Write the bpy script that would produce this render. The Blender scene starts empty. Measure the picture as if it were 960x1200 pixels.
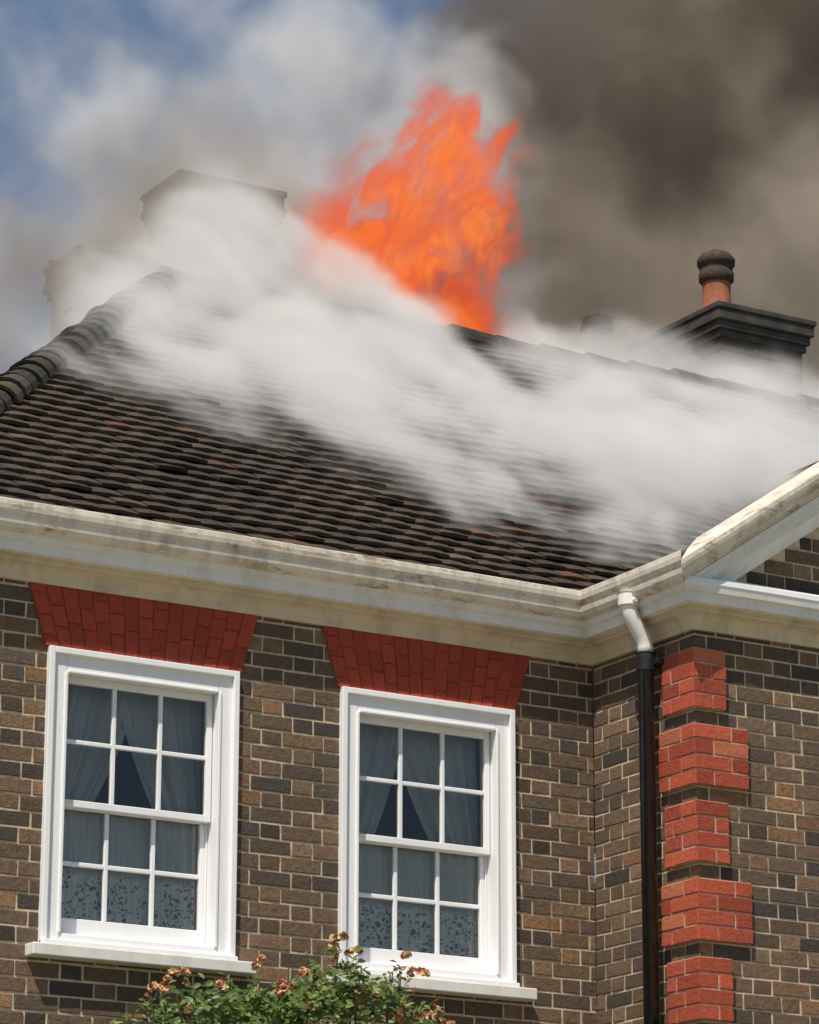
import bpy, bmesh, math, random
import numpy as np
from mathutils import Vector, Matrix, noise as mnoise
random.seed(7)
rnd=random.random
def U(a,b): return a+(b-a)*random.random()
scene=bpy.context.scene

# ------------------------------------------------------------ helpers
def link(o,parent=None):
    scene.collection.objects.link(o)
    if parent: o.parent=parent
    return o
def empty(name):
    o=bpy.data.objects.new(name,None); return link(o)
def mesh_obj(name,verts,faces,mat,parent=None,smooth=False,cols=None):
    me=bpy.data.meshes.new(name); me.from_pydata([tuple(v) for v in verts],[],faces)
    me.materials.append(mat)
    if cols is not None:   # per face colours
        ca=me.color_attributes.new('Col','FLOAT_COLOR','CORNER')
        buf=[]
        for p,c in zip(me.polygons,cols):
            buf.extend((c[0],c[1],c[2],1.0)*p.loop_total)
        ca.data.foreach_set('color',buf)
    if smooth:
        me.polygons.foreach_set('use_smooth',[True]*len(me.polygons))
    me.update()
    return link(bpy.data.objects.new(name,me),parent)
class MB:
    def __init__(s): s.v=[];s.f=[];s.c=[]
    def add(s,vs,fs,c=None):
        b=len(s.v); s.v.extend(vs)
        for f in fs: s.f.append(tuple(i+b for i in f)); s.c.append(c)
    def box(s,x0,x1,y0,y1,z0,z1,c=None):
        s.add([(x0,y0,z0),(x1,y0,z0),(x1,y1,z0),(x0,y1,z0),(x0,y0,z1),(x1,y0,z1),(x1,y1,z1),(x0,y1,z1)],
              [(0,3,2,1),(4,5,6,7),(0,1,5,4),(1,2,6,5),(2,3,7,6),(3,0,4,7)],c)
    def obj(s,name,mat,parent=None,smooth=False,col=False,bevel=0):
        o=mesh_obj(name,s.v,s.f,mat,parent,smooth,s.c if col else None)
        if bevel:
            b=o.modifiers.new('b','BEVEL');b.width=bevel;b.segments=2;b.limit_method='ANGLE'
        return o
class NT:
    def __init__(s,name,tree=None):
        if tree is None:
            s.mat=bpy.data.materials.new(name); s.mat.use_nodes=True; s.t=s.mat.node_tree
        else: s.t=tree
        s.t.nodes.clear(); s.L=s.t.links
    def n(s,typ,**kw):
        nd=s.t.nodes.new(typ)
        for k,v in kw.items(): setattr(nd,k,v)
        return nd
    def inp(s,sock,v):
        if v is None: return
        if isinstance(v,bpy.types.NodeSocket): s.L.new(v,sock)
        else:
            if hasattr(sock.default_value,'__len__') and len(sock.default_value)==4 and len(v)==3: v=(*v,1)
            sock.default_value=v
    def m(s,op,a,b=None,c=None,clamp=False):
        nd=s.n('ShaderNodeMath',operation=op,use_clamp=clamp)
        for i,x in enumerate((a,b,c)): s.inp(nd.inputs[i],x)
        return nd.outputs[0]
    def vm(s,op,a,b=None,scale=None):
        nd=s.n('ShaderNodeVectorMath',operation=op)
        s.inp(nd.inputs[0],a); s.inp(nd.inputs[1],b)
        if scale is not None: s.inp(nd.inputs['Scale'],scale)
        return nd.outputs['Value'] if op in('LENGTH','DOT_PRODUCT','DISTANCE') else nd.outputs[0]
    def noise(s,vec,scale,detail=3,rough=.5,dist=0,col=False):
        nd=s.n('ShaderNodeTexNoise'); s.inp(nd.inputs['Vector'],vec); s.inp(nd.inputs['Scale'],scale)
        nd.inputs['Detail'].default_value=detail; nd.inputs['Roughness'].default_value=rough
        nd.inputs['Distortion'].default_value=dist
        return nd.outputs[1 if col else 0]
    def obj(s): return s.n('ShaderNodeTexCoord').outputs['Object']
    def sep(s,v):
        nd=s.n('ShaderNodeSeparateXYZ'); s.inp(nd.inputs[0],v); return nd.outputs
    def mix(s,f,a,b,blend='MIX'):
        nd=s.n('ShaderNodeMix',data_type='RGBA',blend_type=blend)
        s.inp(nd.inputs[0],f); s.inp(nd.inputs[6],a); s.inp(nd.inputs[7],b); return nd.outputs[2]
    def ramp(s,f,stops):
        nd=s.n('ShaderNodeValToRGB'); e=nd.color_ramp.elements
        while len(e)<len(stops): e.new(.5)
        for el,(p,c) in zip(e,stops): el.position=p; el.color=(*c,1) if len(c)==3 else c
        s.inp(nd.inputs[0],f); return nd.outputs[0]
    def mr(s,v,a,b,c=0.,d=1.,smooth=False):
        nd=s.n('ShaderNodeMapRange'); nd.interpolation_type='SMOOTHSTEP' if smooth else 'LINEAR'
        for i,x in enumerate((v,a,b,c,d)): s.inp(nd.inputs[i],x)
        return nd.outputs[0]
    def bump(s,h,strength=.5,dist=.01):
        nd=s.n('ShaderNodeBump'); nd.inputs['Strength'].default_value=strength; nd.inputs['Distance'].default_value=dist
        s.inp(nd.inputs['Height'],h); return nd.outputs[0]
    def bsdf(s,col,rough=.8,normal=None,spec=.3,**kw):
        nd=s.n('ShaderNodeBsdfPrincipled'); s.inp(nd.inputs['Base Color'],col); s.inp(nd.inputs['Roughness'],rough)
        nd.inputs['Specular IOR Level'].default_value=spec
        if normal: s.inp(nd.inputs['Normal'],normal)
        for k,v in kw.items(): s.inp(nd.inputs[k],v)
        return nd.outputs[0]
    def out(s,surf=None,vol=None):
        o=s.n('ShaderNodeOutputMaterial')
        if surf: s.L.new(surf,o.inputs['Surface'])
        if vol: s.L.new(vol,o.inputs['Volume'])
        return s.mat
    def attr(s,name='Col'):
        return s.n('ShaderNodeAttribute',attribute_name=name).outputs['Color']

# ------------------------------------------------------------ materials
def m_brick(name,amt=.5,rough=.9,stain=True):
    t=NT(name); p=t.obj(); c=t.attr()
    n1=t.noise(p,34,5,.68); n2=t.noise(p,150,3,.6); n3=t.noise(p,1.6,4,.6)
    c=t.mix(t.mr(n1,.42,.66,0,amt),c,(.045,.034,.028))
    c=t.mix(t.mr(n2,.55,.75,0,.35),c,(.42,.33,.23))
    if stain: c=t.mix(t.mr(n3,.5,.75,0,.30),c,(.05,.042,.034))
    h=t.m('ADD',n1,t.m('MULTIPLY',n2,.5))
    return t.out(t.bsdf(c,rough,t.bump(h,.85,.008)))
def m_attr(name,rough=.8,sc=40,dark=(.03,.025,.02),amt=.5,spec=.3,bs=.5,lich=None):
    t=NT(name); p=t.obj(); c=t.attr()
    n=t.noise(p,sc,5,.65)
    c=t.mix(t.mr(n,.4,.7,0,amt),c,dark)
    if lich:
        c=t.mix(t.mr(t.noise(p,70,4,.7),.58,.70,0,.45),c,lich)
        c=t.mix(t.mr(t.noise(p,1.3,4,.6),.5,.7,0,.5),c,(.02,.018,.016))
    return t.out(t.bsdf(c,rough,t.bump(n,bs,.006),spec))
def m_plain(name,col,col2=None,sc=20,rough=.7,bs=.2,spec=.3,lo=.4,hi=.7,detail=5):
    t=NT(name); p=t.obj(); n=t.noise(p,sc,detail,.6)
    c=t.mix(t.mr(n,lo,hi),col,col2 or tuple(x*.75 for x in col))
    return t.out(t.bsdf(c,rough,t.bump(n,bs,.004),spec))
def m_paint(name,col,grime,rust=None,streak=.5,rough=.55):
    t=NT(name); p=t.obj()
    v=t.vm('MULTIPLY',p,(9,9,1.6)); n=t.noise(v,1.,5,.65)
    n2=t.noise(p,14,5,.7)
    c=t.mix(t.m('MULTIPLY',t.mr(n,.45,.75),streak),col,grime)
    c=t.mix(t.mr(n2,.55,.8,0,.45*streak),c,grime)
    if rust:
        n3=t.noise(t.vm('MULTIPLY',p,(5,5,18)),1.,6,.75)
        c=t.mix(t.mr(n3,.54,.66,0,.8),c,rust)
    return t.out(t.bsdf(c,rough,t.bump(n2,.25,.004),.35))
M_brick=m_brick('dark_brick')
M_red=m_brick('red_brick',.22)
M_mortar=m_plain('mortar',(.62,.50,.34),(.42,.33,.22),30,.95,.6)
M_mortar2=m_plain('mortar_light',(.5,.38,.30),(.36,.22,.16),60,.95,.6)
M_mortar3=m_plain('lintel_mortar',(.28,.12,.08),(.2,.06,.04),60,.95,.6)
M_white=m_paint('white_paint',(.84,.84,.84),(.62,.61,.57),None,.22,.45)
M_fascia=m_paint('fascia_paint',(.82,.80,.76),(.50,.43,.34),None,.5)
M_bed=m_paint('cornice_cream',(.68,.56,.40),(.38,.29,.19),None,.75)
M_gutter=m_paint('gutter_paint',(.78,.71,.60),(.42,.33,.23),(.24,.13,.06),.85)
M_sill=m_paint('stone_sill',(.76,.74,.68),(.45,.42,.35),None,.5)
M_black=m_plain('black_iron',(.012,.012,.014),(.03,.03,.032),25,.3,.15,.5)
M_tile=m_attr('clay_roof_tile',.85,26,(.024,.020,.016),.78,lich=(.17,.135,.10))
M_hip=m_attr('hip_tile',.85,30,(.018,.016,.014),.8)
M_dark=m_plain('roof_void',(.02,.018,.015),None,5,.95)
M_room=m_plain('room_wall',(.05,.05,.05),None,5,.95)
M_pot=m_plain('terracotta',(.38,.13,.07),(.2,.08,.05),14,.8,.4)
M_potdark=m_plain('sooty_clay',(.05,.035,.03),(.09,.06,.05),20,.9,.4)
M_lead=m_plain('lead',(.2,.2,.21),(.33,.33,.34),12,.5,.2)
M_stack=m_plain('chimney_render',(.045,.04,.036),(.08,.07,.06),9,.9,.5)
M_char=m_plain('charred_timber',(.012,.011,.01),(.04,.035,.03),30,.9,.7)
M_chimred=m_brick('chimney_brick',.5)
t=NT('window_glass'); fr=t.n('ShaderNodeFresnel'); fr.inputs[0].default_value=1.5
tr=t.n('ShaderNodeBsdfTransparent'); tr.inputs[0].default_value=(.90,.92,.92,1)
gl=t.n('ShaderNodeBsdfGlossy'); gl.inputs['Roughness'].default_value=.02
t.inp(gl.inputs['Normal'],t.bump(t.noise(t.obj(),3.,2,.5),.06,.02))
mx=t.n('ShaderNodeMixShader'); t.L.new(t.mr(fr.outputs[0],0,1,.04,1.),mx.inputs[0]); t.L.new(tr.outputs[0],mx.inputs[1]); t.L.new(gl.outputs[0],mx.inputs[2])
M_glass=t.out(mx.outputs[0])
def m_curtain(name,lace):
    t=NT(name); p=t.obj(); s=t.sep(p)
    n=t.noise(p,60,3)
    col=t.mix(n,(.80,.80,.78),(.90,.90,.88)) if lace else t.mix(n,(.62,.62,.60),(.74,.74,.72))
    d=t.bsdf(col,.95,None,.1)
    tl=t.n('ShaderNodeBsdfTranslucent'); tl.inputs[0].default_value=(.8,.82,.82,1)
    a=t.n('ShaderNodeMixShader'); a.inputs[0].default_value=.12; t.L.new(d,a.inputs[1]); t.L.new(tl.outputs[0],a.inputs[2])
    tp=t.n('ShaderNodeBsdfTransparent')
    b=t.n('ShaderNodeMixShader')
    if lace:
        q=t.vm('ADD',t.vm('MULTIPLY',p,(1,0.2,1)),t.vm('SCALE',t.noise(p,20,2,col=True),None,.05))
        vo=t.n('ShaderNodeTexVoronoi',feature='DISTANCE_TO_EDGE'); t.inp(vo.inputs['Vector'],q); vo.inputs['Scale'].default_value=38
        n2=t.noise(q,24,2,.6)
        hole=t.m('MULTIPLY',t.mr(vo.outputs['Distance'],.12,.18),t.mr(n2,.44,.50))
        low=t.mr(s[2],4.47,4.49,1,0)
        alpha=t.m('SUBTRACT',t.mr(low,0,1,.72,.99),t.m('MULTIPLY',hole,t.m('MULTIPLY',low,.74)))
    else: alpha=.80
    t.inp(b.inputs[0],alpha); t.L.new(tp.outputs[0],b.inputs[1]); t.L.new(a.outputs[0],b.inputs[2])
    return t.out(b.outputs[0])
M_drape=m_curtain('sheer_drape',False); M_lace=m_curtain('lace_net',True)

# ------------------------------------------------------------ brick walls
def brickcol():
    r=rnd()
    if r<.45: b=(.160,.104,.066)
    elif r<.68: b=(.108,.078,.058)
    elif r<.86: b=(.215,.135,.080)
    elif r<.95: b=(.066,.052,.045)
    else: b=(.28,.15,.08)
    k=U(.75,1.22); return tuple(x*k for x in b)
def redcol():
    r=rnd(); b=(.47,.088,.042) if r<.6 else ((.38,.062,.032) if r<.85 else (.54,.16,.075))
    k=U(.82,1.12); return tuple(x*k for x in b)
class Wall:
    """bricks in a plane: P(u,z,d) -> world, d = distance out of the wall"""
    def __init__(s,P): s.P=P; s.b=MB(); s.m=MB()
    def quad(s,q,col,d=0.,dep=.012,ch=.0028):
        cu=sum(a[0] for a in q)/4; cz=sum(a[1] for a in q)/4
        def ins(a,k):
            du=cu-a[0]; dz=cz-a[1]; return (a[0]+k*(1 if du>0 else -1),a[1]+k*(1 if dz>0 else -1))
        tilt=U(-.0016,.0016); tl2=U(-.0016,.0016); d=d+U(-.0014,.0026)
        vs=[s.P(*ins(a,ch),d+tilt*(1 if i in(0,1) else -1)+tl2*(1 if i in(0,3) else -1)) for i,a in enumerate(q)]
        vs+=[s.P(*a,d-ch) for a in q]; vs+=[s.P(*a,d-dep) for a in q]
        fs=[(0,1,2,3)]
        for k in(0,4):
            for i in range(4):
                j=(i+1)%4; fs.append((k+i,k+4+i,k+4+j,k+j))
        s.b.add(vs,fs,col)
    def rect(s,u0,u1,z0,z1,col,d=0.): 
        if u1-u0<.012 or z1-z0<.01: return
        j=lambda:U(-.0018,.0018)
        s.quad([(u0+j(),z0+j()),(u1+j(),z0+j()),(u1+j(),z1+j()),(u0+j(),z1+j())],col,d)
    def fill(s,u0,u1,z0,z1,holes=(),colf=brickcol,d=0.,phase=5.7675,clip=None,mort=True,ch=.075):
        k0=math.floor((z0-phase)/ch); k1=math.ceil((z1-phase)/ch)
        for k in range(k0,k1+1):
            a=phase+k*ch; b=a+ch-.011; a=max(a,z0); b=min(b,z1)
            if b-a<.01: continue
            ru0,ru1=u0,u1
            if clip: ru0,ru1=clip(a,b,u0,u1)
            u=-20.0+(.16875 if k%2 else 0)+U(-.004,.004)
            n=int((u0-.4-u)/.3375); u+=n*.3375; i=0
            while u<ru1:
                w=.215 if i%2==0 else .1025
                segs=[(max(u,ru0),min(u+w,ru1),a,b)]
                for (h0,h1,g0,g1) in holes:
                    ns=[]
                    for (p,q,r,t_) in segs:
                        if q<=h0 or p>=h1 or t_<=g0 or r>=g1: ns.append((p,q,r,t_)); continue
                        if p<h0: ns.append((p,h0-.004,r,t_))
                        if q>h1: ns.append((h1+.004,q,r,t_))
                        if r<g0-.01: ns.append((max(p,h0),min(q,h1),r,g0-.004))
                        if t_>g1+.01: ns.append((max(p,h0),min(q,h1),g1+.004,t_))
                    segs=ns
                c=colf()
                for sg in segs:
                    if sg[1]>sg[0]: s.rect(*sg,c,d)
                u+=w+.010; i+=1
        if mort:
            us=sorted({u0,u1,*[min(max(h[i],u0),u1) for h in holes for i in(0,1)]}); zs=sorted({z0,z1,*[min(max(h[i],z0),z1) for h in holes for i in(2,3)]})
            for i in range(len(us)-1):
                for j in range(len(zs)-1):
                    cu=(us[i]+us[i+1])/2; cz=(zs[j]+zs[j+1])/2
                    if any(h[0]<cu<h[1] and h[2]<cz<h[3] for h in holes): continue
                    s.m.add([s.P(us[i],zs[j],d-.0045),s.P(us[i+1],zs[j],d-.0045),s.P(us[i+1],zs[j+1],d-.0045),s.P(us[i],zs[j+1],d-.0045)],[(0,1,2,3)])

house=empty('brick_house')
RET=.88                       # how far the gabled wing stands forward
WX=[(-3.02,-2.03),(-1.47,-.485)]
Z0,Z1=4.11,5.49
holes=[(a+.012,b-.012,Z0-.05,Z1) for a,b in WX]
holesg=[(a+.012,b-.012,1.0,2.75) for a,b in WX]
front=Wall(lambda u,z,d:(u,-d,z))
front.fill(-3.81,0,0,5.80,holes+holesg)
front.b.obj('front_wall_bricks',M_brick,house,col=True); front.m.obj('front_wall_mortar',M_mortar,house)
ret=Wall(lambda u,z,d:(-d,-u,z))
QB=[]; zt=5.692; k=0
while zt>.4:
    QB.append((zt-.300,zt,k%2)); zt-=.375; k+=1
qh=[(RET-(.27 if l else .235),RET+.1,a,b) for a,b,l in QB]
ret.fill(0,RET,0,5.80,qh)
ret.b.obj('return_wall_bricks',M_brick,house,col=True); ret.m.obj('return_wall_mortar',M_mortar,house)
ext=Wall(lambda u,z,d:(u,-RET-d,z))
qh2=[(-.1,.29 if l else .165,a,b) for a,b,l in QB]
qh3=[(4.8-(.29 if l else .165),4.9,a,b) for a,b,l in QB]
ext.fill(0,4.8,0,5.80,qh2+qh3)
ext.fill(0.05,4.75,6.0,7.9,clip=lambda a,b,u0,u1:(max(u0,(b-5.90)/.67),min(u1,4.8-(b-5.90)/.67)),mort=False,d=-.02)
ext.b.obj('wing_wall_bricks',M_brick,house,col=True)
ext.m.add([(0,-RET+.026,5.8),(4.8,-RET+.026,5.8),(4.8,-RET+.026,5.95),(2.4,-RET+.026,7.55),(0,-RET+.026,5.95)],[(0,1,2,3,4)])
ext.m.obj('wing_wall_mortar',M_mortar,house)
# red quoins
qf=Wall(lambda u,z,d:(u,-RET-d,z)); qr=Wall(lambda u,z,d:(-d,-u,z)); core=MB()
for a,b,l in QB:
    w=.29 if l else .165; wr=.27 if l else .235; D=.030
    core.box(-D+.005,w-.003,-RET-D+.005,-RET+.05,a+.003,b-.003)
    core.box(-D+.005,.05,-RET+.05,-RET+wr-.003,a+.003,b-.003)
    for r in range(4):
        za=a+r*.075+.002; zb=za+.066
        hd=(r+(1 if l else 0))%2
        if l: cuts=[-D,.085,.29] if hd else [-D,.19,.29]; cut2=[RET-wr,RET-.19,RET+D] if hd else [RET-wr,RET-.085,RET+D]
        else: cuts=[-D,w] if hd else [-D,.085,w]; cut2=[RET-wr,RET-.09,RET+D] if hd else [RET-wr,RET-.16,RET+D]
        for i in range(len(cuts)-1): qf.rect(cuts[i]+(.005 if i else 0),cuts[i+1]-(.005 if i<len(cuts)-2 else 0),za,zb,redcol(),D)
        for i in range(len(cut2)-1): qr.rect(cut2[i]+(.005 if i else 0),cut2[i+1]-(.005 if i<len(cut2)-2 else 0),za,zb,redcol(),D)
qf.b.obj('quoins_front',M_red,house,col=True); qr.b.obj('quoins_side',M_red,house,col=True); core.obj('quoin_core',M_mortar2,house)
# gauged red lintels
for wi,(a,b) in enumerate(WX):
    lw=Wall(lambda u,z,d:(u,-d,z)); cr=MB()
    n=15; zb,ztp=5.492,5.782; bl,br=a-.015,b+.015; tl,tr_=a-.105,b+.105
    zz=lambda f:zb+(ztp-zb)*f
    def pt(i,f):
        x0=bl+(br-bl)*i/n; x1=tl+(tr_-tl)*i/n; return (x0+(x1-x0)*f,zz(f))
    for i in range(n):
        cuts=[0,.34,.68,1] if i%2 else [0,.17,.51,.85,1]
        if i%4==2: cuts=[0,.42,1]
        for j in range(len(cuts)-1):
            f0,f1=cuts[j]+(.008 if j else 0),cuts[j+1]-(.008 if j<len(cuts)-2 else 0)
            q=[pt(i,f0),pt(i+1,f0),pt(i+1,f1),pt(i,f1)]
            q=[(q[0][0]+.0022,q[0][1]),(q[1][0]-.0022,q[1][1]),(q[2][0]-.0022,q[2][1]),(q[3][0]+.0022,q[3][1])]
            k=U(.8,1.1); lw.quad(q,(.42*k,.06*k,.030*k),.014,.01,.0015)
    lw.b.obj('lintel_bricks',M_red,house,col=True)
    cr.add([(bl+.001,-.009,zb+.001),(br-.001,-.009,zb+.001),(tr_-.001,-.009,ztp-.001),(tl+.001,-.009,ztp-.001),(bl+.001,.1,zb+.001),(br-.001,.1,zb+.001),(tr_-.001,.1,ztp-.001),(tl+.001,.1,ztp-.001)],
           [(0,1,2,3),(0,4,5,1),(1,5,6,2),(3,2,6,7),(0,3,7,4)])
    cr.obj('lintel_core',M_mortar3,house)
sh=Wall(lambda u,z,d:(-3.81-d,u,z)); sh.fill(0,5.3,0,5.8); sh.b.obj('side_wall_bricks',M_brick,house,col=True); sh.m.obj('side_wall_mortar',M_mortar,house)
bk=MB(); bk.box(-3.80,4.8,5.2,5.3,0,5.8); bk.box(4.75,4.79,-RET+.01,5.2,0,5.9); bk.obj('rear_walls',M_mortar,house)

# ------------------------------------------------------------ sash windows
def window(a,b,z0,z1,idx):
    w=b-a; fr=MB()
    bw=.10
    for (x0,x1,za,zb) in ((a,a+bw,z0,z1),(b-bw,b,z0,z1)):
        fr.box(x0+.001,x1-.001,-.012,.14,za,zb)
    fr.box(a+bw-.001,b-bw+.001,-.0115,.14,z1-bw-.01,z1-.001); fr.box(a+bw-.001,b-bw+.001,-.0115,.16,z0,z0+.062)
    mw=.03
    fr.box(a,a+mw,-.034,-.010,z0+.002,z1+.001); fr.box(b-mw,b,-.034,-.010,z0+.002,z1+.001); fr.box(a+mw-.001,b-mw+.001,-.0335,-.010,z1-mw,z1+.001)
    ox0,ox1,oz0,oz1=a+bw,b-bw,z0+.062,z1-bw-.01
    fr.box(ox0-.012,ox0+.004,-.020,.02,oz0,oz1); fr.box(ox1-.004,ox1+.012,-.020,.02,oz0,oz1); fr.box(ox0+.004,ox1-.004,-.0195,.02,oz1-.004,oz1+.012)
    fr.box(ox0,ox0+.010,.078,.086,oz0,oz1); fr.box(ox1-.010,ox1,.078,.086,oz0,oz1)
    fr.obj('window_frame',M_white,house,bevel=.004)
    sill=MB(); sill.box(a-.06,b+.085,-.085,.02,z0-.058,z0-.001); sill.obj('window_sill',M_sill,house,bevel=.006)
    sl=MB(); sl.box(a+.0,b-.0,-.06,-.011,z0,z0+.022); sl.obj('sill_fillet',M_white,house,bevel=.004)
    zm=(oz0+oz1)/2+.005; s=MB(); gls=MB()
    def sash(y,zA,zB,top,bot):
        st=.030; X0,X1=ox0+.004,ox1-.004; d=.034
        s.box(X0,X0+st,y,y+d,zA,zB); s.box(X1-st,X1,y,y+d,zA,zB)
        s.box(X0+st,X1-st,y+.0005,y+d,zB-top,zB); s.box(X0+st,X1-st,y+.0005,y+d,zA,zA+bot)
        iw=X1-X0-2*st; bar=.021
        for k in (1,2):
            c=X0+st+iw*k/3; s.box(c-bar/2,c+bar/2,y+.004,y+d-.004,zA+bot,zB-top)
        c=(zA+bot+zB-top)/2; s.box(X0+st,X1-st,y+.005,y+d-.005,c-bar/2,c+bar/2)
        gls.add([(X0+st-.005,y+.018,zA+bot-.005),(X1-st+.005,y+.018,zA+bot-.005),(X1-st+.005,y+.018,zB-top+.005),(X0+st-.005,y+.018,zB-top+.005)],[(0,1,2,3)])
    sash(.042,zm-.016,oz1,.036,.034)
    sash(.088,oz0+.004,zm+.018,.034,.085)
    s.obj('sashes',M_white,house,bevel=.0035); gls.obj('window_panes',M_glass,house)
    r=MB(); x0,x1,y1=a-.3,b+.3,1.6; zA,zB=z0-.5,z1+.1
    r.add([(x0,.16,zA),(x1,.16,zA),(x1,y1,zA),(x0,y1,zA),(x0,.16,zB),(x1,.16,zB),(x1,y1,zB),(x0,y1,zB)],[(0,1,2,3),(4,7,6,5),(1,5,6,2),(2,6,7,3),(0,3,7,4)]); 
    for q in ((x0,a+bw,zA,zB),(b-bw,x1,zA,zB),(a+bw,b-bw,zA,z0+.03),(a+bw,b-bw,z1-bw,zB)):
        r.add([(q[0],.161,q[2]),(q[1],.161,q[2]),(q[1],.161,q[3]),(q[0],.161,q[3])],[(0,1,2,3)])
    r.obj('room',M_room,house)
    for sd in (-1,1):
        vs=[];fs=[];nu,nz=60,34; zb=zm-.25; ph=U(0,6)
        edge=ox0-.02 if sd<0 else ox1+.02
        ww=(.42,.33)[idx] if sd<0 else (.40,.46)[idx]
        for j in range(nz+1):
            f=j/nz; z=oz1+.03-(oz1+.03-zb)*f
            wd=ww*(1-f**1.25)+.07
            for i in range(nu+1):
                g=i/nu; zz_=z-.10*f*(1-f)*g*2
                y=.185+.020*math.sin(g*34+ph+f*2.0)*(.5+f*.6)+.013*math.sin(g*13+ph)
                vs.append((edge-sd*wd*g,y,zz_))
        for j in range(nz):
            for i in range(nu):
                k=j*(nu+1)+i; fs.append((k,k+1,k+nu+2,k+nu+1))
        mesh_obj('drape',vs,fs,M_drape,house,True)
    vs=[];fs=[];nu,nz=150,26; ph=U(0,6)
    for j in range(nz+1):
        f=j/nz; z=zm+.035-(zm+.035-oz0+.02)*f
        for i in range(nu+1):
            g=i/nu; x=ox0-.01+(ox1-ox0+.02)*g
            y=.148+.012*math.sin(g*80+ph+1.3*math.sin(g*9))*(1-.35*f)+.006*math.sin(g*23+ph*2+f)
            vs.append((x,y,z-.006*math.sin(g*31+ph)*f))
    for j in range(nz):
        for i in range(nu):
            k=j*(nu+1)+i; fs.append((k,k+1,k+nu+2,k+nu+1))
    mesh_obj('lace_cafe_curtain',vs,fs,M_lace,house,True)
for i,(a,b) in enumerate(WX): window(a,b,Z0,Z1,i)
for i,(a,b) in enumerate(WX):
    g=MB(); g.box(a,a+.1,-.012,.1,1,2.75); g.box(b-.1,b,-.012,.1,1,2.75); g.box(a+.1,b-.1,-.011,.1,2.65,2.75); g.box(a+.1,b-.1,-.011,.1,1,1.1)
    g.box(a+.1,b-.1,.03,.07,1.85,1.9)
    g.obj('lower_window_frame',M_white,house)
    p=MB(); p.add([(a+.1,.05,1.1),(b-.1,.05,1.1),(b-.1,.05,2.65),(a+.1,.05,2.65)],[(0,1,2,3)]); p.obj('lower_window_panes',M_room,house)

# ------------------------------------------------------------ cornice / gutter
XL,XR=-3.81,4.80
def path(o,end=True):
    p=[(XL-o,5.3+o),(XL-o,-o),(-o,-o),(-o,-RET-o)]
    if end: p+= [(XR+o,-RET-o),(XR+o,5.3+o)]
    return p
def sweep(name,prof,mat,end=True):
    vs=[];fs=[]; rows2=[]
    base=path(prof[0][0],end); ns=[max(1,int(math.hypot(base[i+1][0]-base[i][0],base[i+1][1]-base[i][1])/.25)) for i in range(len(base)-1)]
    for (o,z) in prof:
        pts=path(o,end); out=[]
        for i in range(len(pts)-1):
            for k in range(ns[i]):
                f=k/ns[i]; x=pts[i][0]+(pts[i+1][0]-pts[i][0])*f; y=pts[i][1]+(pts[i+1][1]-pts[i][1])*f
                out.append((x,y,z+.006*mnoise.noise(Vector((x*.9,y*.9,3)))))
        out.append((*pts[-1],z)); rows2.append(out)
    n=len(rows2[0])
    for r in rows2: vs.extend(r)
    for j in range(len(prof)-1):
        for i in range(n-1):
            fs.append((j*n+i,j*n+i+1,(j+1)*n+i+1,(j+1)*n+i))
    return mesh_obj(name,vs,fs,mat,house)
BED=[(-.02,5.782),(.022,5.782),(.024,5.806),(.030,5.812),(.034,5.826),(.044,5.842),(.060,5.853),(.078,5.858),(.080,5.872),(.09,5.874),(.09,5.886)]
FAS=[(.088,5.885),(.128,5.887),(.130,5.930),(.136,5.934),(.150,5.937),(.154,5.957),(.10,5.985)]
GUT=[(.13,5.962),(.165,5.964),(.190,5.975),(.203,5.995),(.207,6.015),(.205,6.030),(.213,6.036),(.222,6.050),(.226,6.072),(.226,6.096),(.220,6.100),(.212,6.096),(.205,6.04),(.17,6.00),(.10,5.995),(-.02,6.04)]
sweep('cornice_bed_mould',BED,M_bed); sweep('cornice_fascia',FAS,M_fascia); sweep('gutter',GUT,M_gutter,end=False)
sweep('cornice_top_flashing',[(.152,5.955),(.160,5.975),(.158,6.0),(.02,6.055),(-.04,6.06)],M_white)
def rake(name,prof,mat,dz=.115):
    vs=[];fs=[]
    for (o,z) in prof:
        for x in (-o,1.2,2.4,3.6,4.8+o):
            zz_=z+dz+.67*(2.4-abs(x-2.4)); vs.append((x,-RET-o,zz_))
    for j in range(len(prof)-1):
        for i in range(4): fs.append((j*5+i,j*5+i+1,(j+1)*5+i+1,(j+1)*5+i))
    return mesh_obj(name,vs,fs,mat,house)
rake('raking_bed_mould',[(-.03,5.782)]+BED[1:],M_fascia); rake('raking_fascia',FAS,M_fascia)
rake('raking_top_mould',[(.13,5.962),(.165,5.964),(.168,5.985),(.190,5.99),(.203,6.005),(.207,6.02),(.222,6.040),(.226,6.06),(.226,6.085),(.10,6.10),(-.1,6.10)],M_gutter)

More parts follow.
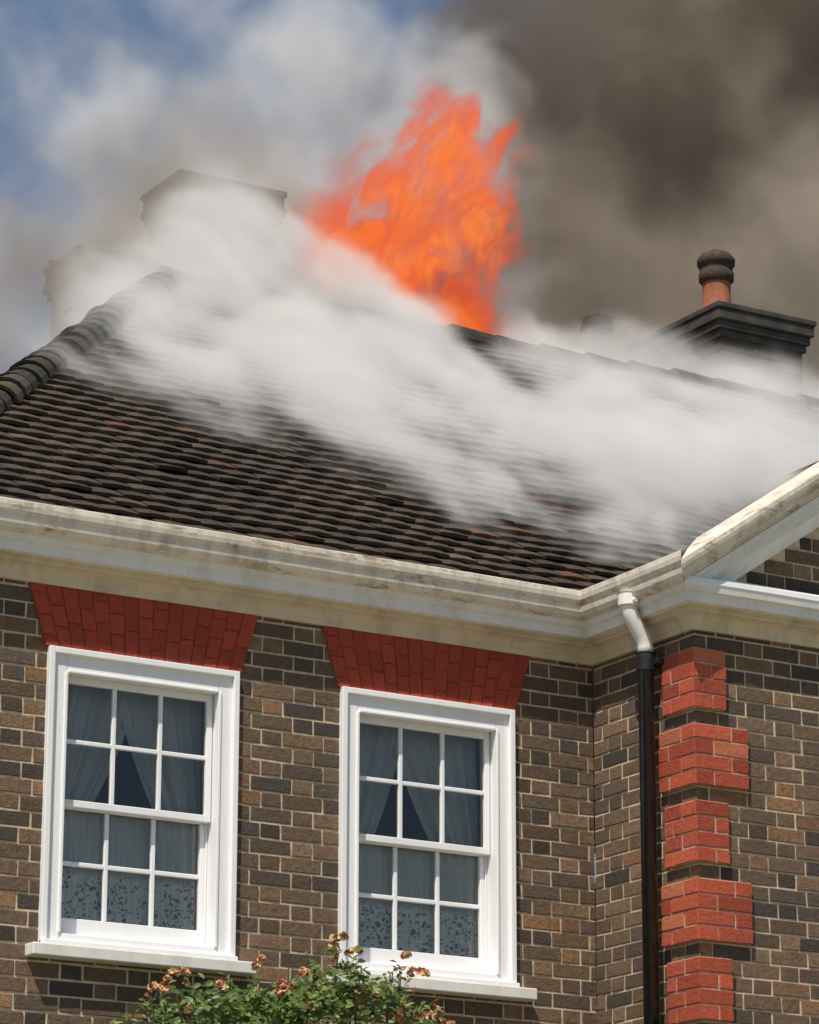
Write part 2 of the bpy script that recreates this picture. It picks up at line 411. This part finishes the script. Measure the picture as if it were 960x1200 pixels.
# ------------------------------------------------------------ roofs
TP=math.tan(math.radians(40)); YE=-.16; ZE=6.085; YR=2.65
def roofz(y): return ZE+TP*(y-YE)
HX0=XL-.15
def sag(x,y): return .022*mnoise.noise(Vector((x*.8,y*.9,0)))+.010*mnoise.noise(Vector((x*2.3,y*2.3,5)))
tl=MB(); gauge=.098; nrow=int((YR-YE)/math.cos(math.radians(40))/gauge)+1
ca,sa=math.cos(math.radians(40)),math.sin(math.radians(40))
def tcol():
    r=rnd()
    if r<.58: b=(.072,.050,.036)
    elif r<.82: b=(.088,.063,.045)
    elif r<.93: b=(.050,.038,.031)
    elif r<.97: b=(.13,.09,.06)
    else: b=(.15,.065,.038)
    k=U(.85,1.12); return tuple(x*k for x in b)
for r in range(nrow):
    s0=r*gauge-.03; x=HX0-.1+(0.0825 if r%2 else 0)+U(-.01,.01)
    yb=YE+s0*ca
    hip=HX0+(yb-YE)
    rw=U(0,100)
    while x<6.0:
        w=.163; 
        if x+w<hip+.02 : x+=.167; continue
        zc=roofz(yb)
        if zc< 6.08+.61*min(x,4.8-x) and x>-.2 and x<5 : x+=.167; continue
        x0=max(x,hip); x1=x+w
        wob=.006*mnoise.noise(Vector((x*1.5,rw,0)))
        lift=U(0,.007)+(.012 if rnd()<.05 else 0); th=.020; L=.155; sk=U(-.004,.004); c=tcol()
        z0_=sag(x,yb)
        def P(u,s,h):
            return (u, YE+s*ca-h*sa, ZE+s*sa+h*ca+z0_)
        cam=.005
        sA=s0+wob+sk; sB=s0+wob-sk
        h0=.038+lift; h1=.008
        xm=(x0+x1)/2
        v=[P(x0,sA,h0-th),P(xm,(sA+sB)/2,h0-th+cam),P(x1,sB,h0-th),P(x0,sA,h0),P(xm,(sA+sB)/2,h0+cam),P(x1,sB,h0),
           P(x0,s0+L,h1),P(xm,s0+L,h1+cam),P(x1,s0+L,h1),P(x0,s0+L,h1-th),P(x1,s0+L,h1-th)]
        tl.add(v,[(0,1,4,3),(1,2,5,4),(3,4,7,6),(4,5,8,7),(0,3,6,9),(2,10,8,5),(0,9,10,2,1)],c)
        x+=.167
tl.obj('roof_tiles',M_tile,house,col=True)
rb=MB()
rb.add([(HX0,YE,ZE-.02),(6,YE,ZE-.02),(6,YR,roofz(YR)-.02),(HX0+(YR-YE),YR,roofz(YR)-.02)],[(0,1,2,3)])
rb.add([(HX0,YE,ZE-.02),(HX0+(YR-YE),YR,roofz(YR)-.02),(HX0,2*YR-YE,ZE-.02)],[(0,1,2)])
rb.add([(HX0,2*YR-YE,ZE-.02),(HX0+(YR-YE),YR,roofz(YR)-.02),(6,YR,roofz(YR)-.02),(6,2*YR-YE,ZE-.02)],[(0,1,2,3)])
rb.add([(6,YE,ZE-.02),(6,YR,roofz(YR)-.02),(6,2*YR-YE,ZE-.02)],[(0,1,2)])
rb.obj('roof_boarding',M_dark,house)
wr=MB()
for side in (0,1):
    for k in range(26):
        f0=k/26; f1=(k+1)/26+.012
        xa=-.17+2.57*f0; xb=-.17+2.57*f1; za=6.07+.61*(xa+.0)+.025; zb=6.07+.61*(xb+.0)
        if side: xa,xb=4.8-xa,4.8-xb
        y0,y1=-RET-.10,3.0
        wr.add([(xa,y0,za),(xa,y1,za),(xb,y1,zb),(xb,y0,zb),(xa,y0,za-.02),(xa,y1,za-.02)],[(0,1,2,3) if side else (0,3,2,1),(0,1,5,4)],(.09,.07,.055))
wr.obj('wing_roof_tiles',M_tile,house,col=True)
def roundtiles(name,p0,p1,n,r,taper=.02):
    b=MB(); p0=Vector(p0);p1=Vector(p1); d=(p1-p0); L=d.length/n; d.normalize()
    sd=d.cross(Vector((0,0,1))).normalized(); up=sd.cross(d).normalized()
    for i in range(n):
        c=(.050,.042,.036) if rnd()<.75 else (.085,.063,.048); c=tuple(x*U(.7,1.2) for x in c)
        a=p0+d*(L*i-.03); e=p0+d*(L*(i+1)+.02); j=U(-.012,.012); vs=[]
        off=sd*j+up*U(-.008,.012)
        for (q,rr) in ((a,r+taper),(e,r-.004)):
            for k in range(9):
                an=math.pi*k/8; vs.append(q+off+sd*math.cos(an)*rr+up*(math.sin(an)*rr*.85-.05))
        for k in range(9):
            an=math.pi*k/8; q=a; rr=r+taper-.02; vs.append(q+off+sd*math.cos(an)*rr+up*(math.sin(an)*rr*.85-.05))
        fs=[(k,k+1,k+10,k+9) for k in range(8)]+[(k,k+18,k+19,k+1) for k in range(8)]
        b.add([tuple(v) for v in vs],fs,c)
    return b.obj(name,M_hip,house,col=True)
roundtiles('hip_tiles',(HX0,YE,ZE+.04),(HX0+YR-YE,YR,roofz(YR)+.05),34,.10,.022)
roundtiles('ridge_tiles',(HX0+YR-YE,YR,roofz(YR)+.04),(6,YR,roofz(YR)+.04),22,.11)

# ------------------------------------------------------------ rainwater pipe
def tube(pts,r,seg=20):
    b=MB(); n=len(pts); pts=[Vector(p) for p in pts]
    for i,p in enumerate(pts):
        tdir=(pts[min(i+1,n-1)]-pts[max(i-1,0)]).normalized()
        a=Vector((0,1,0)); a=(a-tdir*a.dot(tdir)).normalized(); c=tdir.cross(a)
        rr=r[i] if isinstance(r,list) else r
        for k in range(seg):
            an=2*math.pi*k/seg; b.v.append(tuple(p+(a*math.cos(an)+c*math.sin(an))*rr))
    for i in range(n-1):
        for k in range(seg):
            b.f.append((i*seg+k,i*seg+(k+1)%seg,(i+1)*seg+(k+1)%seg,(i+1)*seg+k)); b.c.append(None)
    b.f.append(tuple(range(seg))); b.c.append(None); b.f.append(tuple((n-1)*seg+k for k in range(seg))); b.c.append(None)
    return b
PY=-.60
neck=[(-.185,PY,6.03),(-.185,PY,5.965),(-.186,PY,5.93),(-.180,PY,5.905),(-.165,PY,5.875),(-.115,PY,5.80),(-.098,PY,5.77),(-.092,PY,5.74),(-.09,PY,5.70)]
tube(neck,.040).obj('downpipe_neck',M_fascia,house,True)
tube([(-.187,PY,6.0),(-.187,PY,5.935)],.052).obj('neck_socket',M_fascia,house,False,bevel=.004)
tube([(-.185,PY,5.965),(-.188,PY-.07,5.955)],.012,8).obj('neck_bolt',M_fascia,house)
tube([(-.09,PY,5.712),(-.09,PY,.1)],.039,24).obj('downpipe',M_black,house,True)
for z in (5.68,3.86,2.0):
    tube([(-.09,PY,z+.03),(-.09,PY,z-.06)],.049,24).obj('pipe_collar',M_black,house,bevel=.005)
    e=MB(); e.box(-.075,-.001,PY-.07,PY+.07,z-.03,z+.0); e.obj('pipe_bracket',M_black,house,bevel=.003)
tube([(-.05,-.02,3.865),(-.05,-.3,3.87),(-.08,PY+.03,3.86)],.014,10).obj('overflow_pipe',M_lead,house)

# ------------------------------------------------------------ chimneys
def stack(name,x0,x1,y0,y1,zb,zt,mat_cap,colf,corb=.06):
    par=house
    W_=Wall(lambda u,z,d:(u,y0-d,z)); W_.fill(x0,x1,zb,zt-.22,colf=colf); 
    W2=Wall(lambda u,z,d:(x0-d,u,z)); W2.fill(y0,y1,zb,zt-.22,colf=colf)
    for q in (W_,W2): q.b.obj(name+'_bricks',M_chimred,par,col=True); q.m.obj(name+'_mortar',M_stack,par)
    c=MB(); c.box(x0+.008,x1,y0+.008,y1,zb,zt-.2)
    cc=MB(); z=zt-.22
    for i,(o,h) in enumerate(((.02,.05),(.04,.055),(corb,.075),(corb+.012,.04))):
        cc.box(x0-o,x1+o,y0-o,y1+o,z,z+h-.002); z+=h
    c.obj(name+'_core',M_stack,par); cc.obj(name+'_cap',mat_cap,par,bevel=.006)
soot=lambda:tuple(x*U(.6,1.2) for x in (.07,.06,.055))
sred=lambda:tuple(x*U(.6,1.2) for x in ((.20,.06,.04) if rnd()<.6 else (.07,.05,.045)))
stack('chimney_stack',3.20,3.86,3.20,4.25,6.8,9.30,M_stack,soot)
stack('rear_chimney_stack',-.66,.0,3.4,3.85,6.8,9.50,M_char,sred,.03)
stack('burnt_chimney_stack',-1.46,-1.0,3.1,3.5,6.6,8.76,M_stack,sred,.03)
def lathe(prof,c,seg=28):
    b=MB()
    for (r,z) in prof:
        for k in range(seg):
            an=2*math.pi*k/seg; b.v.append((c[0]+r*math.cos(an),c[1]+r*math.sin(an),c[2]+z))
    for i in range(len(prof)-1):
        for k in range(seg): b.f.append((i*seg+k,i*seg+(k+1)%seg,(i+1)*seg+(k+1)%seg,(i+1)*seg+k)); b.c.append(None)
    return b
lathe([(.135,-.06),(.13,.02),(.10,.05),(.095,.30),(.096,.36)],(3.55,3.72,9.32)).obj('chimney_pot',M_pot,house,True)
lathe([(.10,.352),(.118,.37),(.12,.42),(.112,.43),(.112,.47),(.128,.48),(.13,.52),(.10,.56),(.05,.585),(0.001,.59)],(3.55,3.72,9.32)).obj('chimney_pot_cap',M_potdark,house,True)
lathe([(.07,-1.2),(.065,0),(.10,.02),(.12,.08),(.06,.12),(.04,.2),(.12,.22),(.10,.3),(.001,.34)],(2.90,4.2,9.15)).obj('chimney_cowl',M_potdark,house,True)
rp=MB(); rp.add([(1.75,3.3,8.40),(3.3,3.3,8.40),(3.3,4.6,8.86),(1.9,4.6,8.86),(1.75,3.3,7.6),(3.3,3.3,7.6),(3.3,4.6,7.6)],[(0,1,2,3),(0,4,5,1),(1,5,6,2)]); rp.obj('rear_roof',M_dark,house)
ch=MB()
def beam(b,p,q,w):
    p=Vector(p);q=Vector(q);d=(q-p).normalized(); s=d.cross(Vector((0,0,1))).normalized(); u=s.cross(d)
    vs=[tuple(e+s*i*w+u*j*w) for e in(p,q) for i,j in((-1,-1),(1,-1),(1,1),(-1,1))]
    b.add(vs,[(0,1,2,3),(4,7,6,5),(0,4,5,1),(1,5,6,2),(2,6,7,3),(3,7,4,0)])
for p,q in (((-1.6,3.0,8.3),(-1.0,3.0,8.66)),((-1.62,3.2,8.66),(-.95,3.0,8.74)),((-.95,2.9,8.2),(-.8,3.1,8.7))):
    beam(ch,p,q,.011)
ch.obj('charred_rafters',M_char,house)

# ------------------------------------------------------------ smoke and fire (density grids)
def warp(t,p,sc,amp,detail=2):
    w=t.vm('SUBTRACT',t.noise(p,sc,detail,.5,col=True),(.5,.5,.5)); return t.vm('ADD',p,t.vm('SCALE',w,None,amp))
def blobs(t,q,L):
    r=None
    for (c,rad,w) in L:
        d=t.vm('LENGTH',t.vm('DIVIDE',t.vm('SUBTRACT',q,c),rad))
        v=t.m('MULTIPLY',t.m('SUBTRACT',1.,d),w)
        r=v if r is None else t.m('MAXIMUM',r,v)
    return r
def gridvol(name,lo,hi,vox,dens,mat,parent):
    ng=bpy.data.node_groups.new(name,'GeometryNodeTree')
    ng.interface.new_socket('Geometry',in_out='OUTPUT',socket_type='NodeSocketGeometry')
    t=NT(None,ng); p=t.n('GeometryNodeInputPosition').outputs[0]
    d=dens(t,p)
    vc=t.n('GeometryNodeVolumeCube'); t.L.new(d,vc.inputs['Density'])
    vc.inputs['Min'].default_value=lo; vc.inputs['Max'].default_value=hi
    for a,i in zip('XYZ',range(3)): vc.inputs['Resolution '+a].default_value=int((hi[i]-lo[i])/vox)
    sm=t.n('GeometryNodeSetMaterial'); sm.inputs['Material'].default_value=mat
    t.L.new(vc.outputs[0],sm.inputs['Geometry']); o=t.n('NodeGroupOutput'); t.L.new(sm.outputs[0],o.inputs[0])
    me=bpy.data.meshes.new(name); me.materials.append(mat); ob=link(bpy.data.objects.new(name,me),parent)
    md=ob.modifiers.new('density','NODES'); md.node_group=ng
    return ob
def smokemat(name,k,alb,em,rate=3.,aniso=-.15):
    t=NT(name); p=t.obj(); dens=t.m('MULTIPLY',t.n('ShaderNodeAttribute',attribute_name='density').outputs['Fac'],k)
    if callable(alb): alb=alb(t,p)
    sc=t.n('ShaderNodeVolumeScatter'); ab=t.n('ShaderNodeVolumeAbsorption')
    t.inp(sc.inputs['Color'],alb); t.inp(sc.inputs['Density'],dens); sc.inputs['Anisotropy'].default_value=aniso
    t.inp(ab.inputs['Color'],alb); t.inp(ab.inputs['Density'],dens)
    e=t.n('ShaderNodeEmission'); t.inp(e.inputs[0],alb); t.inp(e.inputs[1],t.m('MULTIPLY',dens,em))  # slight glow added to the smoke, standing in for missing multiple scattering
    a=t.n('ShaderNodeAddShader'); t.L.new(sc.outputs[0],a.inputs[0]); t.L.new(ab.outputs[0],a.inputs[1])
    b=t.n('ShaderNodeAddShader'); t.L.new(a.outputs[0],b.inputs[0]); t.L.new(e.outputs[0],b.inputs[1])
    m=t.out(None,b.outputs[0]); m.cycles.volume_step_rate=rate
    return m
smoke=empty('smoke_plume')
def white(t,p):
    q=warp(t,p,1.4,.5,3); s=t.sep(q)
    rz=t.m('SUBTRACT',8.42,t.m('MULTIPLY',t.m('ABSOLUTE',t.m('SUBTRACT',s[1],2.65)),.839))
    h=t.m('SUBTRACT',s[2],rz)
    T=t.m('ADD',t.m('MULTIPLY_ADD',s[1],.05,.22),t.mr(s[0],-1.2,.4,.14,0.))
    lay=t.m('SUBTRACT',1.,t.m('DIVIDE',t.m('ABSOLUTE',t.m('SUBTRACT',h,.03)),T),clamp=True)
    edge=t.m('MULTIPLY_ADD',t.m('ADD',s[0],1.3),-.45,.72)
    fm=t.mr(t.m('SUBTRACT',s[1],edge),-.2,1.5)
    lm=t.mr(t.m('SUBTRACT',s[0],t.m('SUBTRACT',s[1],3.9)),-.1,.5)
    # stretched along the wind, which carries the smoke to the left and up
    cx=t.n('ShaderNodeCombineXYZ'); t.inp(cx.inputs[0],t.m('ADD',t.m('MULTIPLY',s[0],.65),t.m('MULTIPLY',s[2],.25))); t.inp(cx.inputs[1],s[1]); t.inp(cx.inputs[2],t.m('ADD',t.m('MULTIPLY',s[2],1.2),t.m('MULTIPLY',s[0],.45)))
    n=t.noise(cx.outputs[0],2.5,8,.60)
    v=t.m('MULTIPLY',t.m('MULTIPLY',lay,t.m('POWER',fm,.55)),lm)
    bl=blobs(t,q,[((-1.35,2.2,8.15),(.75,.5,.45),1.1),((-.80,2.5,8.50),(.65,.5,.58),1.25),((-.25,2.5,8.42),(.60,.5,.45),1.15),((.20,2.4,8.25),(.6,.5,.34),1.0),((1.3,2.5,8.20),(.8,.5,.28),.8),((2.2,2.6,8.45),(.9,.5,.42),.7),((3.2,2.7,8.40),(1.0,.5,.45),.7),((4.2,2.7,8.4),(1.0,.5,.50),.75),((1.0,.7,7.2),(1.5,.6,.5),.7)])
    v=t.m('MAXIMUM',v,bl)
    dip=t.mr(t.vm('LENGTH',t.vm('DIVIDE',t.vm('SUBTRACT',p,(.88,2.75,8.62)),(.42,.7,.34))),.4,1.2,0.,1.,True)
    v=t.m('MULTIPLY',v,dip)
    d=t.m('ADD',v,t.m('MULTIPLY',t.m('SUBTRACT',n,.5),2.2))
    d=t.m('MULTIPLY',t.mr(d,.05,1.15,0,1,True),t.mr(v,.0,.22))
    return t.m('MULTIPLY',d,t.mr(s[0],.2,2.2,1.,.62))
gridvol('roof_smoke',(-3.2,-.3,6.4),(5.4,3.6,9.4),.034,white,smokemat('white_smoke',8.5,(.94,.91,.87),.26,3.2),smoke)
def tan_(t,p):
    q=warp(t,p,1.,.9,3); 
    v=blobs(t,q,[((-.85,2.95,8.95),(1.15,.6,.85),1.2),((-.25,3.0,8.75),(.8,.5,.6),1.1),((-1.35,2.85,8.5),(.9,.6,.7),1.4),((-2.0,3.0,8.2),(1.0,.6,.7),1.0),((.3,4.4,9.5),(1.5,.8,1.3),1.0),((1.7,4.8,10.2),(1.6,.8,1.6),1.0),((.8,4.6,10.9),(2.3,.8,1.2),.68),((-1.2,3.6,9.8),(1.3,.8,.7),.5),((3.4,3.0,8.5),(1.3,.4,.45),.5)])
    n=t.noise(q,1.7,7,.62)
    d=t.m('ADD',v,t.m('MULTIPLY',t.m('SUBTRACT',n,.5),2.0))
    return t.m('MULTIPLY',t.mr(d,.1,1.2,0,1,True),t.mr(v,-.1,.2))
def tancol(t,p):
    s=t.sep(p); f=t.m('ADD',t.noise(warp(t,p,1,.5,1),1.0,3),t.mr(s[2],9.6,11.2,0,.14))
    return t.mix(t.mr(f,.38,.60),(.50,.43,.35),(.90,.89,.87))
gridvol('drifting_smoke',(-3.6,2.2,7.6),(5.2,5.6,12.6),.045,tan_,smokemat('tan_smoke',4.2,tancol,.23,3.5),smoke)
def dark(t,p):
    q=warp(t,p,.8,1.1,3)
    v=blobs(t,q,[((4.1,5.4,11.2),(2.2,1.3,2.2),1.3),((5.8,5.6,12.4),(2.8,1.4,2.4),1.35),((3.1,5.0,9.7),(2.0,1.1,1.3),1.25),((5.3,5,10.2),(2.2,1.2,1.6),1.1)])
    n=t.noise(q,1.3,8,.6)
    d=t.m('ADD',v,t.m('MULTIPLY',t.m('SUBTRACT',n,.5),1.7))
    return t.m('MULTIPLY',t.mr(d,.05,.95,0,1,True),t.mr(v,-.1,.2))
def darkcol(t,p):
    s=t.sep(p); f=t.m('ADD',t.m('MULTIPLY',t.noise(warp(t,p,1,.7,2),.8,5,.62),1.0),t.m('MULTIPLY',t.m('SUBTRACT',s[0],4.),.06))
    f=t.m('SUBTRACT',f,t.m('MULTIPLY',t.m('SUBTRACT',s[2],10.5),.07))
    return t.mix(t.mr(f,.40,.62),(.25,.20,.155),(.64,.55,.44))
gridvol('dark_smoke',(.8,3.4,7.8),(9.0,7.4,15.),.06,dark,smokemat('black_smoke',3.4,darkcol,.12,3.8),smoke)
def flame(t,p):
    q0=warp(t,p,1.5,.42,3)
    q=t.vm('ADD',q0,t.vm('SCALE',t.vm('SUBTRACT',t.noise(p,4.5,3,.6,col=True),(.5,.5,.5)),None,.22))
    v=blobs(t,q,[((.42,3.0,8.95),(.72,.22,.66),1.45),((.75,3.0,9.25),(.72,.22,.80),1.5),((1.0,3.0,9.75),(.56,.20,.72),1.35),((.72,2.95,8.55),(.62,.20,.60),1.45),((1.0,2.95,8.6),(.5,.2,.6),1.3),((1.22,3.0,9.40),(.44,.18,.65),1.2),((1.25,3.0,10.0),(.48,.16,.45),.9)])
    s=t.sep(q); sl=t.n('ShaderNodeCombineXYZ'); t.inp(sl.inputs[0],t.m('SUBTRACT',t.m('MULTIPLY',s[0],2.1),t.m('MULTIPLY',s[2],.9))); t.inp(sl.inputs[1],t.m('MULTIPLY',s[1],.6)); t.inp(sl.inputs[2],t.m('MULTIPLY',s[2],.7))
    n=t.noise(sl.outputs[0],2.7,8,.68,.8)
    ridge=t.m('SUBTRACT',1.,t.m('MULTIPLY',t.m('ABSOLUTE',t.m('SUBTRACT',n,.5)),5.),clamp=True)
    d=t.m('ADD',v,t.m('MULTIPLY',t.m('SUBTRACT',n,.5),2.6))
    body=t.m('MULTIPLY',t.mr(d,.15,1.,0,1,True),t.mr(v,0,.3))
    return t.m('MULTIPLY',body,t.mr(t.m('POWER',ridge,2.),.0,1.,.05,1.))
t=NT('fire_flame'); hot=t.n('ShaderNodeAttribute',attribute_name='density').outputs['Fac']
col=t.ramp(hot,[(0,(.62,.045,.010)),(.35,(.86,.10,.018)),(1,(1,.36,.075))])
e=t.n('ShaderNodeEmission'); t.inp(e.inputs[0],col); t.inp(e.inputs[1],t.m('MULTIPLY',hot,12.))
ab=t.n('ShaderNodeVolumeAbsorption'); ab.inputs[0].default_value=(.3,.15,.10,1); t.inp(ab.inputs[1],t.m('MULTIPLY',hot,16.))
a=t.n('ShaderNodeAddShader'); t.L.new(e.outputs[0],a.inputs[0]); t.L.new(ab.outputs[0],a.inputs[1])
M_fire=t.out(None,a.outputs[0]); M_fire.cycles.volume_step_rate=1.6
gridvol('fire_flames',(-.6,2.6,7.9),(2.3,3.4,10.8),.015,flame,M_fire,None)

# ------------------------------------------------------------ rose bush
bush=empty('rose_bush')
lf=MB(); stem=MB()
def hull(x):
    return 3.86+.17*math.exp(-((x+1.75)/.25)**2)-.3*max(0,abs(x+1.98)-.5)
def leaf(b,p,L,W,nrm,dirv,col):
    n=nrm.normalized(); d=(dirv-n*dirv.dot(n)).normalized(); s=n.cross(d)
    pts=[(0,0,0),(.28,.42,.02),(.62,.46,.03),(1,0,-.06),(.62,-.46,.03),(.28,-.42,.02),(.5,0,-.03)]
    vs=[tuple(p+d*a*L+s*c*W+n*h*L*2) for a,c,h in pts]
    b.add(vs,[(0,1,6),(1,2,6),(2,3,6),(3,4,6),(4,5,6),(5,0,6)],col)
def sprig(p,d,n=5,size=.045,red=False):
    ax=d.normalized(); sd=ax.cross(Vector((U(-1,1),U(-1,1),1))).normalized()
    for i in range(n):
        if i==n-1: dd=ax
        else: dd=(ax*.5+sd*(1 if i%2 else -1)).normalized()
        pos=p+ax*size*1.6*(i//2)/(n/2)
        k=U(.7,1.3); c=(.085*k,.14*k,.032*k)
        if rnd()<.28: c=(.17*k,.22*k,.055*k)
        if red: c=(.24*k,.08*k,.045*k)
        nr=Vector((U(-.8,.5),U(-1,.2),U(.2,1.2)))
        leaf(lf,pos,size*U(.8,1.2),size*.6,nr,dd,c)
for i in range(400):
    x=random.gauss(-2.02,.38); x=max(-2.8,min(-1.30,x)); zt=hull(x)+.07*mnoise.noise(Vector((x*6,1,1)))
    z=zt-abs(random.gauss(0,.15)); y=-.5+U(-.3,.3)
    sprig(Vector((x,y,z)),Vector((U(-1,1),U(-1,.4),U(-.2,1))),5,U(.036,.056))
for i in range(900):
    x=random.gauss(-1.98,.42); z=U(.3,3.66); y=-.5+U(-.35,.35)
    sprig(Vector((x,y,z)),Vector((U(-1,1),U(-1,.4),U(-.2,1))),3,U(.05,.08))
shoots=[(-2.76,3.84),(-2.66,3.90),(-2.35,3.95),(-2.2,3.93),(-1.90,4.08),(-1.80,4.15),(-1.70,4.05),(-1.52,4.05),(-1.42,4.08),(-1.36,3.86),(-2.05,3.95),(-1.60,3.98),(-2.5,3.9)]
for (x,z) in shoots:
    for k in range(6):
        f=k/6; p=Vector((x+U(-.02,.02),-.55+U(-.04,.04),z-.18+.18*f)); sprig(p,Vector((U(-1,1),U(-1,.3),.6)),5,.036,rnd()<.35)
for k in range(26):
    x0=-1.95+U(-.25,.25); x1=shoots[k%len(shoots)][0]+U(-.05,.05); z1=shoots[k%len(shoots)][1]-.02
    pts=[(x0+(x1-x0)*f**1.5+.05*math.sin(f*7+k),-.5+.08*math.sin(f*5+k),z1*f) for f in [i/12 for i in range(13)]]
    tb=tube(pts,[.014-.011*i/12 for i in range(13)],6); stem.add(tb.v,tb.f)
t=NT('rose_leaf'); c=t.attr(); d=t.bsdf(c,.45,None,.4)
tn=t.n('ShaderNodeBsdfTranslucent'); t.inp(tn.inputs[0],t.mix(.5,c,(.20,.30,.04)))
mx=t.n('ShaderNodeMixShader'); mx.inputs[0].default_value=.25; t.L.new(d,mx.inputs[1]); t.L.new(tn.outputs[0],mx.inputs[2]); M_leaf=t.out(mx.outputs[0])
lf.obj('leaves',M_leaf,bush,col=True)
stem.obj('stems',m_plain('rose_stem',(.09,.08,.03),(.06,.05,.03),30),bush)
fl=MB()
def rose(p,r):
    for k in range(18):
        th=k*2.4; el=U(-.2,1.2); d=Vector((math.cos(th)*math.cos(el),math.sin(th)*math.cos(el),math.sin(el)))
        k2=U(.75,1.1); c=(.76*k2,.38*k2,.24*k2) if rnd()<.6 else (.66*k2,.47*k2,.22*k2)
        if rnd()<.15: c=(.34,.15,.06)
        leaf(fl,p+d*r*.35,r*1.0,r*.9,d+Vector((U(-.4,.4),U(-.4,.4),U(-.4,.4))),Vector((U(-1,1),U(-1,1),U(0,1))),c)
for (x,z,n) in ((-2.74,3.86,4),(-2.67,3.90,3),(-2.30,3.97,2),(-2.16,3.90,3),(-2.06,3.95,2),(-1.86,4.12,4),(-1.80,4.10,2),(-1.52,4.06,2),(-1.44,4.03,3),(-1.36,3.84,4),(-2.45,3.86,2),(-1.7,3.90,2),(-2.0,3.82,2),(-1.56,3.82,3),(-1.27,3.80,2)):
    for k in range(n): rose(Vector((x+U(-.03,.03),-.70+U(-.05,.05),z+U(-.03,.03))),U(.024,.036))
fl.obj('roses',m_attr('rose_petal',.7,60,(.25,.1,.05),.3),bush,col=True)

# ------------------------------------------------------------ ground
t=NT('lawn'); p=t.obj(); n=t.noise(p,3,6,.7); n2=t.noise(p,.15,3)
c=t.mix(n,(.035,.06,.015),(.08,.12,.035)); c=t.mix(t.m('MULTIPLY',n2,.4),c,(.10,.10,.04)); gm=t.out(t.bsdf(c,.95,t.bump(n,.6,.05)))
g=MB(); g.add([(-600,-600,0),(600,-600,0),(600,600,0),(-600,600,0)],[(0,1,2,3)]); g.obj('ground',gm)
pm=m_plain('gravel',(.30,.255,.19),(.20,.17,.13),60,.95,.8); g=MB(); g.box(-16,10,-16,-1.3,-.1,.02); g.obj('gravel_bounce_sheet',pm)  # unseen gravel, added to bounce warm light up instead of lawn green

# ------------------------------------------------------------ light, sky, camera
S=Vector((-.77,-.64,0)).normalized(); el=math.radians(59)
S=Vector((S.x*math.cos(el),S.y*math.cos(el),math.sin(el)))
sl=bpy.data.lights.new('sun','SUN'); sl.energy=5.; sl.angle=math.radians(.5); sl.color=(1,.93,.82)
so=link(bpy.data.objects.new('sun',sl)); so.rotation_euler=S.to_track_quat('Z','Y').to_euler()
w=bpy.data.worlds.new('World'); scene.world=w; w.use_nodes=True
nt=w.node_tree; nt.nodes.clear(); sk=nt.nodes.new('ShaderNodeTexSky'); sk.sky_type='NISHITA'; sk.sun_disc=False
sk.sun_elevation=el; sk.sun_rotation=math.atan2(S.x,S.y); sk.air_density=1.; sk.dust_density=.7; sk.ozone_density=1.2
bg=nt.nodes.new('ShaderNodeBackground'); bg.inputs[1].default_value=.09; ow=nt.nodes.new('ShaderNodeOutputWorld')
nt.links.new(sk.outputs[0],bg.inputs[0]); nt.links.new(bg.outputs[0],ow.inputs[0])
f,th,ph,ro=4066.3,math.radians(16.318),math.radians(59.18),math.radians(.1538)
F=Vector((math.cos(ph)*math.cos(th),math.sin(ph)*math.cos(th),math.sin(th))); R=Vector((math.sin(ph),-math.cos(ph),0)); Uv=R.cross(F)
R,Uv=R*math.cos(ro)+Uv*math.sin(ro),-R*math.sin(ro)+Uv*math.cos(ro)
cd=bpy.data.cameras.new('camera'); co=link(bpy.data.objects.new('camera',cd))
m=Matrix((R,Uv,-F)).transposed().to_4x4(); m.translation=Vector((-9.5353,-14.1728,1.6)); co.matrix_world=m
cd.sensor_fit='VERTICAL'; cd.sensor_height=36; cd.lens=f/1200*36; cd.clip_end=3000; cd.clip_start=.1
scene.camera=co
scene.view_settings.view_transform='Standard'; scene.view_settings.look='None'; scene.view_settings.exposure=0
